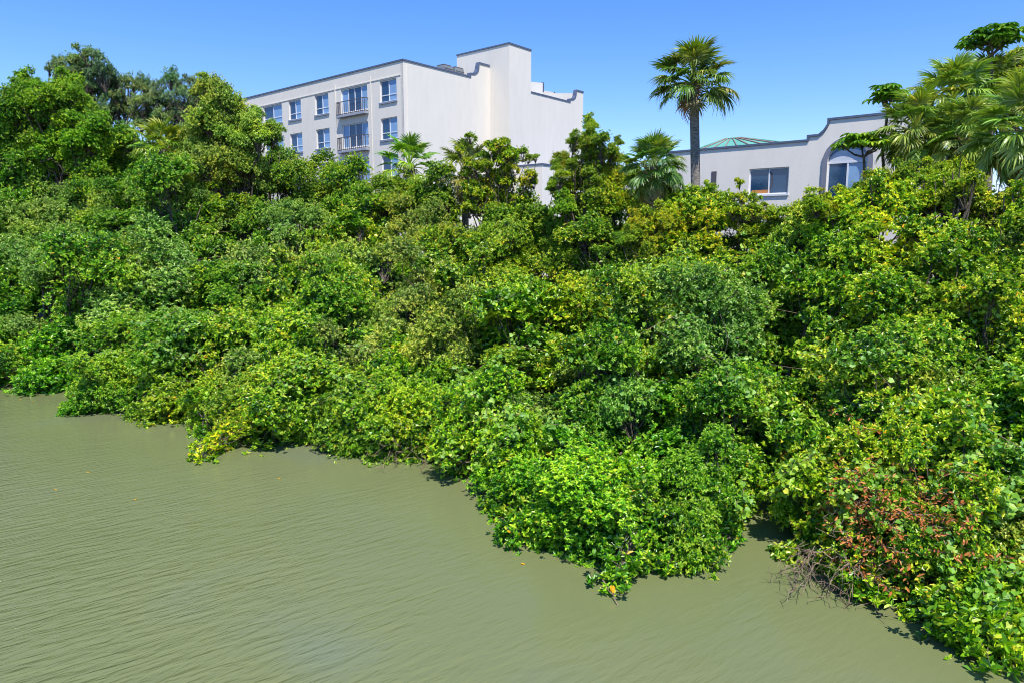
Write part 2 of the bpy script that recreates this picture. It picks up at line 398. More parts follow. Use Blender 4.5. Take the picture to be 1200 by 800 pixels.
# solve tower corner: on PA-parallel plane crossing PB at u497
PT = Plane(PB.pt(u497, 0), dA, nA)
tc = PT.uv(596.6, 51.7); proj = -tc[0]                    # metres it stands proud of the side wall
tz = tc[1]; PTB = Plane(PT.pt(tc[0], 0), dB, nB); tlen = PTB.uv(622.5, 60.5)[0]
tback = PT.uv(535.3, 67)[0]
print('tower z', tz, 'proud', proj, 'len', tlen, 'back', tback, 'uB', u410, u455, u497, u925, u990, 'zup', zup, zup2)
outer = [(0, 1), (u990, 1), (u990, zup2), (u955, zup2)] + us2[::-1][1:] + [(u497 + tlen + .5, roofz), (u497 + tlen + .5, zup), ] + us[::-1] + [(0, roofz)]
wB = slab_poly('side_wall', PB, outer, [], -.3, 0, M['stucco'], hotel)
roof = boxes('roof', PB, [(.32, u990 - .3, roofz - 1.2, roofz - .9, -LA + .32, -.32)], M['slab'], hotel)
bw = boxes('rear_wall', PB, [(u990 - .3, u990 - .001, 1, roofz, -LA, -.302), (.302, u990 - .302, 1, roofz, -LA, -LA + .3)], M['stucco'], hotel)
tw = boxes('stair_tower', PT, [(tc[0], tback, 1, tz, -tlen, -.002)], M['stucco'], hotel)
g = .12
strip('coping', PA, [(-.06, roofz), (LA, roofz)], g, -.34, .06, M['coping'], hotel)
strip('coping', PB, [(.0, roofz), (u410, roofz)], g, -.34, .055, M['coping'], hotel)
strip('coping', PB, us + [(u497 - .02, zup)], g * 1.3, -.34, .05, M['coping'], hotel)
strip('coping', PB, [(u497 + tlen + .5, roofz), (u925, roofz)], g, -.34, .055, M['coping'], hotel)
strip('coping', PB, us2 + [(u990, zup2)], g * 1.3, -.34, .05, M['coping'], hotel)
strip('coping', PT, [(tc[0] - .05, tz), (tback, tz)], g, -.3, .06, M['coping'], hotel)
strip('coping', PTB, [(.0, tz), (tlen, tz)], g, -.3, .055, M['coping'], hotel)
# dark slab standing in for the shade of the rooms behind the openings
boxes('room_shade_slab', PA, [(.31, LA - .3, 1, roofz - 1.3, -.7, -.32)], M['rail'], hotel)
for a, b, c, d, n, k in wins:
    if k == 'w':
        wn = window(PA, a, b, c, d, 2, hotel, .32, light=(0,))
        boxes('sill', PA, [(a - .08, b + .08, c - .14, c - .004, -.12, .09)], M['sill'], wn)
    else:
        wn = window(PA, a, b, c, d, 4, hotel, 0, light=(0, 3))
        bl = boxes('balcony', PA, [(a - .12, b + .2, c - .38, c - .22, .004, .42)], M['slab'], hotel)
        rl = []
        for zz in (c - .18, c + .78): rl += [(a - .1, b + .18, zz, zz + .055, .35, .40), (a - .1, a - .05, zz, zz + .055, .01, .348), (b + .13, b + .18, zz, zz + .055, .01, .348)]
        nb = 14
        for i in range(nb + 1):
            u = a - .1 + (b + .18 - a + .1 - .03) * i / nb; rl.append((u, u + (.05 if i in (0, nb) or i == nb // 2 else .022), c - .21, c + .78, .36, .39))
        for i in range(1, 4): rl.append((b + .14, b + .17, c - .11, c + .78, .1 * i - .05, .1 * i - .02))
        boxes('railing', PA, rl, M['rail'], bl)
# shallow pilaster strips and a slightly proud corner
um = [(r1[0][1] + r1[1][0]) / 2 if False else None]
for u in (bal[0] - .45, bal[1] + .75): boxes('pilaster_strip', PA, [(u - .05, u + .05, 1.2, roofz - .6, .003, .045)], M['stucco'], hotel)
boxes('cornice_band', PA, [(.3, LA - .1, roofz - 1.0, roofz - .93, .003, .04)], M['stucco'], hotel)
boxes('pilaster_strip', PB, [(.35, .42, 1.2, roofz - .3, .003, .05)], M['stucco'], hotel)
finish(hotel)
# rooftop units stand on the hotel roof
for i, (x0, x1, yt, lab) in enumerate(((520, 531, 76, 'pale grey air conditioning unit on the hotel roof, left of the darker one'), (533.5, 544.5, 79, 'dark grey air conditioning unit on the hotel roof beside the stair tower'))):
    pl = Plane(PB.pt(0, 0, -3.0), dB, nB); a = pl.uv(x0, 80); b = pl.uv(x1, 80); zt = pl.uv((x0 + x1) / 2, yt)[1]
    r_ = empty('rooftop_unit', pl.pt(a[0], roofz - .9)); tag(r_, lab, 'air conditioner', 'units on the hotel roof')
    boxes('casing', pl, [(a[0], b[0], roofz - .9, zt - .12, -1.0, 0)], M['unit'], r_)
    boxes('fan_cover', pl, [(a[0] + .1, b[0] - .1, zt - .118, zt, -.9, -.1)], M['rail'], r_)
    boxes('grille', pl, [(a[0] + .06, b[0] - .06, roofz - .5 + j * .13, roofz - .45 + j * .13, .003, .02) for j in range(max(1, int((zt - roofz + .3) / .13)))], M['rail'], r_)
    finish(r_)
# far parapets seen over the side wall
PF = Plane(PB.pt(0, 0, -9), dB, nB)
def gable(px0, px1, ytop, lab, Pf):
    a = Pf.uv(px0, ytop); b = Pf.uv(px1, ytop + 2)
    us_ = scroll(a[0] + .0, b[0], roofz - .6, b[1])
    rr = empty('parapet_gable', Pf.pt(b[0], roofz - .6)); tag(rr, lab, 'parapet')
    pts = [(a[0], a[1] + 0), (a[0] + (b[0] - a[0]) * .4, a[1] + .02), (b[0], b[1])]
    return rr
def wedge(px0, py0, px1, py1, off, lab):
    Pf = Plane(PB.pt(0, 0, off), dB, nB); a = Pf.uv(px0, py0); b = Pf.uv(px1, py1)
    poly = [(a[0] - 2, roofz - .9), (b[0], roofz - .9), (b[0], b[1]), (a[0] - 2, a[1])]
    return poly, Pf
for (x0, y0, x1, y1, off) in ((623, 99, 636, 97.5, -5), (640, 108, 649, 108.5, -7), (655, 113, 673, 109.5, -4)):
    poly, Pf = wedge(x0, y0, x1, y1, off, '')
    hw = slab_poly('parapet_gable', Pf, poly, [], -.3, 0, M['stucco'], hotel); hw.matrix_parent_inverse = Matrix.Translation(-hotel.location)
    cp = boxes('gable_cap', Pf, [(poly[2][0] + .003, poly[2][0] + .2, poly[2][1] - .9, poly[2][1] + .06, -.32, .03)], M['coping'], hotel)
    cp.matrix_parent_inverse = Matrix.Translation(-hotel.location)

# low link building below the tower
an = empty('low_annex', PB.pt(u497 + tlen + 1, 0, 4))
tag(an, 'low white annex with a dark coping below the hotel stair tower', 'building')
PX = Plane(PB.pt(u497 + tlen - 2, 0, 5), dB, nB); z_an = PX.uv(637, 194)[1]
boxes('wall', PX, [(0, 16, 1, z_an, -4.9, 0)], M['stucco2'], an); boxes('coping', PX, [(-.05, 16.05, z_an + .004, z_an + .16, -5, .06)], M['coping'], an)
window(Plane(PX.pt(0, 0, .16), dB, nB), 9.5, 12.5, z_an - 2.6, z_an - .9, 2, an, 0, light=(0, 1))
finish(an)

# right building
P2 = Plane(at(925, 210, 38), dA, nA); P2.O.z = 0
pts = [(783, 181.5), (948, 166), (948, 161), (960, 159.7), (967, 154), (971, 148), (972.5, 146), (972.5, 141.3), (1043, 133), (1090, 128)]
pu = [P2.uv(*p) for p in pts]
zlow = pu[1][1]; pu[0] = (pu[0][0], zlow); zmid = pu[2][1]; pu[3] = (pu[3][0], zmid); zhi = pu[7][1]; pu[8] = (pu[8][0], zhi); pu[9] = (pu[9][0], zhi)
pu[2] = (pu[1][0], zmid); pu[6] = (pu[7][0], pu[6][1])
right = empty('low_building', P2.O); tag(right, 'low pale grey building with a stepped blue coping and an arched window at right', 'building')
w2 = win_px(P2, 878.3, 925, 195.5, 227)
ac = P2.uv(993, 189); al = P2.uv(964, 189)
Ro = abs(al[0] - ac[0]); Ri = Ro * .80; zc = ac[1]
print('b2 window', w2, 'arch R', Ro, 'z', zc, zlow, zmid, zhi)
arch = [(ac[0] + Ri * math.cos(a), zc + Ri * math.sin(a)) for a in np.linspace(0, math.pi, 17)]
arch_hole = [(ac[0] + Ri, zc - 3)] + arch + [(ac[0] - Ri, zc - 3)]
outer = [(pu[-1][0], 1)] + [(pu[0][0], 1)] + pu
slab_poly('wall', P2, outer, [[(w2[0], w2[2]), (w2[1], w2[2]), (w2[1], w2[3]), (w2[0], w2[3])], arch_hole], -.3, 0, M['stucco2'], right)
e = pu[0][0]
boxes('side_wall', P2, [(e - .3, e, 1, zlow, -12, -.302), (pu[-1][0], e - .302, 1, zlow - .6, -12, -11.7)], M['stucco2'], right)
boxes('roof', P2, [(pu[-1][0], e - .302, zlow - .9, zlow - .6, -11.6, -.31)], M['slab'], right)
def coping2(pp):
    V = []
    for (a, b) in zip(pp[:-1], pp[1:]): V.append((a, b))
    return V
# coping built as one ribbon following the stepped outline
q = [(u, z) for u, z in pu]; ring_o = []
def offset_poly(q, w):
    out = []
    for i, p in enumerate(q):
        a = Vector(q[max(i - 1, 0)]); b = Vector(p); c = Vector(q[min(i + 1, len(q) - 1)])
        t1 = (b - a).normalized() if i else (c - b).normalized(); t2 = (c - b).normalized() if i < len(q) - 1 else t1
        n1 = Vector((t1.y, -t1.x)); n2 = Vector((t2.y, -t2.x)); h = (n1 + n2).normalized(); k = w / max(.5, h.dot(n1))
        out.append((p[0] + h.x * k, p[1] + h.y * k))
    return out
sg = 1 if True else -1
qo = offset_poly(q, .11); qi = offset_poly(q, .003)
if qo[0][1] < q[0][1]: qo = offset_poly(q, -.11); qi = offset_poly(q, -.003)
slab_poly('coping', P2, qi + qo[::-1], [], -.34, .07, M['coping'], right)
ao = [(ac[0] + Ro * math.cos(a), zc + Ro * math.sin(a)) for a in np.linspace(0, math.pi, 17)]
slab_poly('arch_trim', P2, [(ac[0] + Ro, zc - 3)] + ao + [(ac[0] - Ro, zc - 3)] + [(ac[0] - Ri - .002, zc - 3)] + [(ac[0] + (Ri + .002) * math.cos(a), zc + (Ri + .002) * math.sin(a)) for a in np.linspace(math.pi, 0, 17)] + [(ac[0] + Ri + .002, zc - 3)], [], .003, .08, M['arch'], right)
aw = boxes('arched_window', P2, [(ac[0] - Ri, ac[0] + Ri, zc - .08, zc + .02, -.25, -.15), (ac[0] - .04, ac[0] + .04, zc - 3, zc - .083, -.24, -.16), (ac[0] - Ri, ac[0] - Ri + .06, zc - 3, zc - .083, -.24, -.16), (ac[0] + Ri - .06, ac[0] + Ri, zc - 3, zc - .083, -.24, -.16)], M['frame'], right)
boxes('pane', P2, [(ac[0] - Ri, ac[0] - .043, zc - 3, zc - .084, -.225, -.21)], M['curtain_pane'], aw)
boxes('pane', P2, [(ac[0] + .043, ac[0] + Ri, zc - 3, zc - .084, -.225, -.21)], M['pane'], aw)
slab_poly('pane', P2, arch, [], -.29, -.27, M['curtain_pane'], aw)
va = [(ac[0] + Ri * .97 * math.cos(a), zc + .022 + Ri * .62 * math.sin(a)) for a in np.linspace(0, math.pi, 15)]
slab_poly('valance', P2, va, [], -.22, -.16, M['valance'], aw)
wd = window(P2, w2[0], w2[1], w2[2], w2[3], 2, right, 0)
boxes('sill', P2, [(w2[0] - .05, w2[1] + .05, w2[2] - .1, w2[2] - .004, -.1, .08)], M['frame'], wd)
boxes('orange_band', P2, [(w2[1] - 1.15, w2[1] - .15, w2[2] + .08, w2[2] + .26, -.135, -.128)], M['orange'], wd)  # flat orange band low in the window
ww0 = (w2[1] + w2[0]) / 2
cv = [(ww0 + .28 + .42 * math.cos(a), w2[2] + .75 + .62 * math.sin(a)) for a in np.linspace(math.pi * .62, math.pi * 1.42, 9)]
cv2 = [(ww0 + .28 + .50 * math.cos(a), w2[2] + .75 + .70 * math.sin(a)) for a in np.linspace(math.pi * 1.42, math.pi * .62, 9)]
slab_poly('inner_arch', P2, cv + cv2, [], -.137, -.129, M['rail'], wd)
wl = win_px(P2, 836, 840, 201, 215)
boxes('vent_grille', P2, [(wl[0], wl[1] + .1, wl[2], wl[3], .003, .03)], M['rail'], right)
boxes('room_shade_slab', P2, [(pu[-1][0], e - .31, 1, zlow - 1, -.7, -.32)], M['rail'], right)  # dark slab in place of the shaded rooms behind the wall
finish(right)
# green glazed roof behind the parapet
PG = Plane(P2.pt(0, 0, -4.0), dA, nA)
gl = PG.uv(797, 181); gp = PG.uv(851, 161.5); gr_ = PG.uv(925, 169)
gz0 = zlow - .5
gr = empty('glazed_roof', PG.pt(gp[0], gz0)); tag(gr, 'pale green glazed hip roof with brown ribs showing above the low building', 'skylight')
A0 = PG.pt(gl[0] + 3.0, gz0, 0); A1 = PG.pt(gr_[0] - 5, gz0, 0); B0 = PG.pt(gl[0] + 3.0, gz0, -8); B1 = PG.pt(gr_[0] - 5, gz0, -8)
PG2 = Plane(P2.pt(0, 0, -8.0), dA, nA); t0 = PG2.uv(849, 163.5); t1 = PG2.uv(868, 165)
T0 = PG2.pt(t0[0], t0[1]); T1 = PG2.pt(t1[0], t0[1])
pymesh('roof_panel', [A0, A1, T1, T0], [(0, 1, 2, 3)], M['glassroof'], gr); pymesh('roof_panel', [A0, B0, T0], [(0, 1, 2)], M['glassroof'], gr)
pymesh('roof_panel', [A1, B1, T1], [(0, 1, 2)], M['glassroof'], gr); pymesh('roof_panel', [B0, B1, T1, T0], [(0, 1, 2, 3)], M['glassroof'], gr)
def seg(a, b, r=.05): return (np.array([a, (a + b) / 2, b]) + np.array([0, 0, .03]), [r, r, r])
link('hip_rib', tube_mesh('hip_rib', [seg(T0, A0), seg(T1, A1), seg(T0, T1), seg(A0, A1)], M['glassroof'], 4), gr)
for i in range(7):
    f = (i + .5) / 7; a = A0.lerp(A1, f); b = T0.lerp(T1, f); 
    link('rib', tube_mesh('rib', [seg(a, b, .045)], M['rib'], 4), gr)
link('rib', tube_mesh('rib', [seg(A0.lerp(T0, .5), A1.lerp(T1, .5), .04)], M['rib'], 4), gr)
finish(gr)

# ------------------------------------------------------------------ crowns
def sph(n, r=rng):
    v = r.normal(size=(n, 3)); return nrm(v)
def lobes(R, K, low=-.45, r=rng, rr=(.27, .42), cr=(.55, .8), sq=(1, 1, .85)):
    """big limbs each carrying a few smaller lobes, so the outline is broken at two scales"""
    m = max(4, K // 4); d = sph(m * 5, r); d = d[d[:, 2] > low][:m]; m = len(d)
    big = d * R * r.uniform(cr[0] * .7, cr[1] * 1.05, (m, 1)) * np.array(sq)
    k = r.integers(0, m, K); off = sph(K, r) * R * r.uniform(.15, .42, (K, 1)); off[:, 2] = np.abs(off[:, 2]) * .8 - .1 * R
    c = big[k] + off; rad = R * r.uniform(rr[0] * .75, rr[1], K)
    c = np.concatenate([c, [[0, 0, 0]]]); rad = np.append(rad, R * .5)
    return c, rad
def rosettes(C, ax, per, L, r=rng, spread=(35, 85), wid=.42, full=True, fold=.16, tint0=None, tv=.30, shift=0.):
    N = len(C); ax = nrm(ax)
    ref = nrm(np.cross(ax, r.normal(size=(N, 3)))); ref2 = np.cross(ax, ref)
    i = np.arange(per)[None]; ph = i * 2.39996 + r.uniform(0, .9, (N, per))
    el = np.radians(r.uniform(*spread, (N, per)))
    d = ax[:, None] * np.cos(el)[..., None] + (ref[:, None] * np.cos(ph)[..., None] + ref2[:, None] * np.sin(ph)[..., None]) * np.sin(el)[..., None]
    d += r.normal(0, .22, d.shape)
    pos = C[:, None] - ax[:, None] * (r.uniform(0, 1, (N, per)) * L * .7)[..., None]
    n = ax[:, None] + r.normal(0, .55, d.shape)
    ln = L * r.uniform(.6, 1.15, (N, per))
    tb = tint0 if tint0 is not None else r.uniform(0, 1, N)
    tt = np.clip(tb[:, None] + r.normal(0, tv, (N, per)), 0, .93)
    tt = np.where(r.uniform(size=tt.shape) < .006, 1, np.where(r.uniform(size=tt.shape) < .03, .965, tt)) + shift
    f = lambda a: a.reshape(-1, *a.shape[2:])
    return leaf_geo(f(pos), f(d), f(n), f(ln), f(ln) * wid, f(tt), full, fold)
def crown_clusters(R, K, dens, low=-.45, r=rng, shoot=.26, sq=(1, 1, .85), up=.65, rr=(.27, .42), cr=(.55, .8)):
    c, rad = lobes(R, K, low, r, rr, cr, sq)
    Ps, As, Ts, Tw = [], [], [], []
    for k in range(len(c)):
        n = int(dens * rad[k] ** 2 * 4 * math.pi)
        d = sph(n, r)
        out = nrm(c[k] + np.array([0, 0, .25 * R])) if k < len(c) - 1 else UP
        d = d[(d @ out > -.25) | (r.uniform(size=n) < .25)]
        d[:, 2] = np.where(d[:, 2] < -.5, -d[:, 2], d[:, 2])
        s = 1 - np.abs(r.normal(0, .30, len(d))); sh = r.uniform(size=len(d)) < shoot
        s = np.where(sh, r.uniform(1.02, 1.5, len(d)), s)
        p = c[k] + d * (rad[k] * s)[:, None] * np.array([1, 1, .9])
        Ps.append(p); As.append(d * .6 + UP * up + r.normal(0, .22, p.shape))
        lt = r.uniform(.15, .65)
        Ts.append(np.clip(lt + (s - .85) * .9 + r.normal(0, .16, len(d)), 0, .9))  # outer leaves paler: lump-top highlights put into the tint, with pale new growth
        for i in r.choice(len(p), min(len(p), 14), replace=False): Tw.append((c[k], p[i]))
    return np.concatenate(Ps), np.concatenate(As), np.concatenate(Ts), c, Tw
def branch_paths(c, Tw, R, r=rng, th=.018, base=None):
    b = np.array([0, 0, -R * .9]) if base is None else base
    P = [(bend(b, q, 5, .06, .05, r), np.linspace(th * 1.6, th * .5, 5)) for q in c]
    P += [(bend(a, q, 4, .05, 0, r), np.linspace(th * .35, th * .12, 4)) for a, q in Tw]
    return P
def make_crown(kind, seed, R=1.6, K=26):
    if kind == 'mangrove_near_s': kind = 'mangrove_near'; R = .8; K = 10
    tight = kind.endswith('_s')
    if kind.endswith('_s'): kind = kind[:-2]; R = .95; K = 14
    r = np.random.default_rng(seed)
    if kind == 'mangrove':
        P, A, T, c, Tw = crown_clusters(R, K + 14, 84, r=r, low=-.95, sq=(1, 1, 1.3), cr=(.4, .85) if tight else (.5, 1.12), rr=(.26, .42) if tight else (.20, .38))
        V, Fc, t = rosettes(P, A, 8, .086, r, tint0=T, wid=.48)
        m = M['mangrove']
    elif kind == 'mangrove_near':
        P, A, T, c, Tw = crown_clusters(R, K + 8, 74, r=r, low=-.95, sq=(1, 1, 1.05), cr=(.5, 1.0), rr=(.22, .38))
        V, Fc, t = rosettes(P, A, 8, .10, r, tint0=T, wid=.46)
        m = M['mangrove']
    elif kind == 'small':
        P, A, T, c, Tw = crown_clusters(R, K + 10, 84, r=r, up=.35, shoot=.28, low=-.95, sq=(1, 1, 1.3), cr=(.4, .85) if tight else (.5, 1.1), rr=(.26, .42) if tight else (.20, .38))
        P = P + r.normal(0, .03, P.shape)
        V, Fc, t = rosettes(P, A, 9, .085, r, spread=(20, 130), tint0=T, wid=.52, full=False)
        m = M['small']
    elif kind == 'oak':
        P, A, T, c, Tw = crown_clusters(R, K + 10, 52, r=r, up=.3, shoot=.2, rr=(.13, .24), cr=(.35, .95))
        P = P + r.normal(0, .07, P.shape)
        V, Fc, t = rosettes(P, A, 8, .10, r, spread=(10, 150), tint0=T, wid=.42, full=False)
        m = M['oak']
    elif kind == 'airy':
        P, A, T, c, Tw = crown_clusters(R, K + 4, 50, r=r, up=.5, shoot=.25, rr=(.16, .30), cr=(.4, .95), low=-.9)
        V, Fc, t = rosettes(P, A, 7, .125, r, tint0=T, wid=.46, full=True)
        m = M['mangrove']
    cm = np_mesh('crown', V, Fc, t, m)
    bm_ = tube_mesh('branches', branch_paths(c, Tw, R, r), M['bark'], 4)
    return cm, bm_, R
def stems_mesh(seed, n=4, splay=.55, roots=False):
    """unit height stems; radius scaled with the object"""
    r = np.random.default_rng(seed); P = []
    for i in range(n):
        a = r.uniform(0, 6.28); b = np.array([math.cos(a), math.sin(a), 0]) * r.uniform(.1, splay)
        P.append((bend(b, [r.normal(0, .12), r.normal(0, .12), 1.0], 7, .05, 0, r), np.linspace(.075, .04, 7) * r.uniform(.7, 1.2)))
        if i < 3:
            P.append((bend(P[-1][0][4], P[-1][0][4] + [r.normal(0, .4), r.normal(0, .4), .5], 5, .05, 0, r), np.linspace(.035, .015, 5)))
    if roots:
        for i in range(14):
            a = r.uniform(0, 6.28); h = r.uniform(.2, .6); e = r.uniform(.5, 1.1)
            p0 = np.array([0.1 * math.cos(a), 0.1 * math.sin(a), h]); p1 = np.array([e * math.cos(a), e * math.sin(a), -.25])
            P.append((bend(p0, p1, 7, .03, .22, r), np.linspace(.028, .018, 7)))
    return tube_mesh('trunk', P, M['bark'], 5)
CR = {k: [make_crown(k, s) for s in range(a, a + n)] for k, a, n in (('mangrove', 10, 5), ('mangrove_near', 30, 3), ('small', 50, 4), ('oak', 70, 1), ('airy', 90, 2), ('mangrove_s', 110, 3), ('mangrove_near_s', 150, 3), ('small_s', 120, 3), ('oak_s', 130, 3), ('airy_s', 140, 3))}
ST = [stems_mesh(s) for s in (1, 2, 3)]; STR = [stems_mesh(s, 5, .7, True) for s in (4, 5, 6)]
COUNT = {}
def tree(name, centre, R, kind, color=(1, 1, 1), variant=None, sq=1.0, wx=1.0, rz=None, label=None, cat='shrub', group=None, roots=False, trunk_r=1.0):
    if R < (.85 if kind == 'mangrove_near' else 1.2) and kind + '_s' in CR: kind += '_s'
    cm, bm_, R0 = CR[kind][(COUNT.setdefault(kind, 0) if variant is None else variant) % len(CR[kind])]; COUNT[kind] = COUNT.get(kind, 0) + 1
    rz = random.uniform(0, 6.28) if rz is None else rz
    gz = ground_z(centre.x, centre.y)
    root = empty(name, (centre.x, centre.y, gz)); tag(root, label, cat, group)
    s = R / R0
    # the crowns in one row differ in width and height, never in the plane of the picture
    c = link('crown', cm, root); c.location = (0, 0, centre.z - gz); c.scale = (s * wx, s * wx, s * sq); c.rotation_euler = (random.uniform(-.4, .4), random.uniform(-.4, .4), rz)
    c.color = (*color, 1)
    b = link('branches', bm_, root); b.location = c.location; b.scale = c.scale; b.rotation_euler = c.rotation_euler
    h = max(.4, centre.z - gz - R * .55)
    t = link('trunk', (STR if roots else ST)[COUNT[kind] % 3], root); t.scale = (trunk_r * max(.8, R * .7),) * 2 + (h,); t.rotation_euler = (0, 0, rz)
    return root

ORD = ['first', 'second', 'third', 'fourth', 'fifth', 'sixth', 'seventh', 'eighth', 'ninth', 'tenth', 'eleventh', 'twelfth', 'thirteenth', 'fourteenth', 'fifteenth', 'sixteenth', 'seventeenth', 'eighteenth', 'nineteenth']
ORD += [t if i == 0 else t[:-4] + 'y-' + ORD[i - 1] for t in ('twentieth', 'thirtieth', 'fortieth', 'fiftieth') for i in range(10)]
ORD = [o.replace('twentyy', 'twenty') for o in ORD]
SKY = [(-200, 175), (0, 178), (60, 178), (150, 172), (200, 168), (330, 180), (380, 192), (430, 200), (500, 212), (560, 222), (620, 250), (660, 262), (700, 250), (740, 252), (780, 235), (830, 225), (860, 250), (880, 264), (925, 268), (960, 246), (1000, 222), (1060, 205), (1130, 212), (1200, 212), (1400, 210)]
BACK = [(-200, 38), (300, 37), (600, 30), (750, 25), (900, 22.5), (1000, 20), (1200, 17), (1400, 16)]
def tint_at(px, py, r):
    """foliage colour by place along the bank"""
    keys = [(0, 420, (.62, .90, .9)), (120, 260, (.85, .95, .85)), (300, 330, (1.0, 1.0, 1.2)), (330, 450, (1.0, 1.0, .7)), (500, 330, (1.05, 1.0, 1.0)), (640, 420, (1.0, 1.0, .9)),
            (700, 550, (.8, 1.05, .7)), (780, 300, (1.3, 1.1, .8)), (850, 430, (.8, .95, .9)), (950, 300, (1.0, 1.02, .7)), (1080, 260, (1.35, 1.15, .7)), (1100, 450, (1.1, 1.05, .9)), (1150, 700, (1.4, 1.2, .7)), (1040, 590, (.85, .95, .85)), (940, 600, (.9, 1.0, .8)), (450, 230, (.95, .95, .8))]
    w = np.array([1 / ((px - a) ** 2 + (py - b) ** 2 + 2500) ** 1.5 for a, b, c in keys]); w /= w.sum()
    c = (w[:, None] * np.array([k[2] for k in keys])).sum(0)
    return tuple(c * r.uniform(.93, 1.07, 3) * r.uniform(.92, 1.1))
ROWS = [0, .055, .11, .22, .33, .44, .55, .66, .77, .88, 1.0]
NUM = ['waterside', 'second', 'third', 'fourth', 'fifth', 'sixth', 'seventh', 'eighth', 'ninth', 'tenth', 'topmost']
rr = np.random.default_rng(11)
nb_bush = 0
for k, t in enumerate(ROWS):
    px = -90 + rr.uniform(-30, 30); items = []
    while px < 1300:
        ye = edge_y(px); Ys = on_water(px, ye).y; yk = interp(px, SKY) + (4 if px < 560 or px > 960 else -8); Yb = interp(px, BACK)
        Y = Ys + (Yb - Ys) * t ** 1.5; py = ye + (yk - ye) * t
        R = float(np.interp(Y, [8, 14, 25, 40], [.9, 1.12, 1.35, 1.8])) * rr.choice([.62, .8, 1.0, 1.1, 1.35]) * rr.uniform(.92, 1.08) * (.68 if k == 10 else .85 if k == 9 else 1)
        pr = R * F / Y
        items.append((px, py, Y, R, pr, Ys)); px += pr * rr.uniform(.85, 1.3)
    # dark hollows at the water where no shrub stands
    items = [i for i in items if not ((k <= 2 and 858 < i[0] < 935) or (k <= 1 and 25 < i[0] < 88))]
    for n, (px, py, Y, R, pr, Ys) in enumerate(items):
        if k == 0:
            wp = on_water(px, edge_y(px)); g0 = Vector((wp.x, wp.y, 0)); c = g0 + g0.normalized() * R * 1.25; c.z = R * .92
        else:
            p = at(px + rr.uniform(-12, 12), py + rr.uniform(-28, 28) * (1 if k < 8 else .3) + (12 if k >= 8 else 0), Y * rr.uniform(.97, 1.04)); dd = (p - Vector((0, 0, EYE))).normalized()
            c = p + dd * R * .75; c.z -= R * (.45 if k > 2 else .25)
        kind = 'mangrove_near' if k <= 2 else ('small' if (rr.uniform() < (.42 if px < 620 else .15)) else ('mangrove' if rr.uniform() < .7 else 'airy'))
        col = tint_at(px, py, rr)
        shade = 'yellow-green' if col[0] > 1.18 else ('deep green' if col[0] < .84 else 'mid-green')
        wordk = {'mangrove_near': 'mangrove', 'mangrove': 'mangrove', 'small': 'small-leaved shrub', 'airy': 'open-crowned mangrove'}[kind]
        rown = {0: 'the row at the waterside', 10: 'the topmost row of the bank'}.get(k, f'the {NUM[k]} row from the water')
        lab = f'{shade} {wordk}, {ORD[n]} from the left in {rown}'
        tree('mangrove_shrub' if kind != 'small' else 'small_leaved_shrub', c, R, kind, col, sq=rr.uniform(.9, 1.25), wx=rr.uniform(.9, 1.25), label=lab, cat='mangrove' if kind != 'small' else 'shrub', group='shrubs massed along the bank', roots=(k <= 1))
        nb_bush += 1
print('tris', sum(len(a.loops) - 2 * len(a.polygons) for a in bpy.data.meshes)); print('bushes', nb_bush)

for px, py, R, lab in ((706, 664, .55, 'low mangrove clump forming the very tip of the middle shrub point'), (748, 664, .6, 'low mangrove clump just right of the tip of the middle shrub point'), (800, 652, .7, 'mangrove clump between the middle shrub point and the dark hollow'),
                       (650, 618, .8, 'mangrove clump on the left flank of the middle shrub point'), (676, 642, .75, 'glossy mangrove clump between the left flank and tip of the middle shrub point'), (600, 596, .62, 'small mangrove clump where the middle shrub point meets the bank'), (1110, 752, .6, 'bright low mangrove clump at the foot of the bottom right shrubs'), (1165, 768, .7, 'bright mangrove clump lowest in the bottom right corner')):
    wp = on_water(px, py); g0 = Vector((wp.x, wp.y, 0)); c = g0 + g0.normalized() * R * .9; c.z = R * .6
    tree('mangrove_shrub', c, R, 'mangrove_near', (1.35, 1.15, .7) if px > 1050 else tint_at(px, py, rr), label=lab, cat='mangrove', group='shrubs massed along the bank', roots=True)

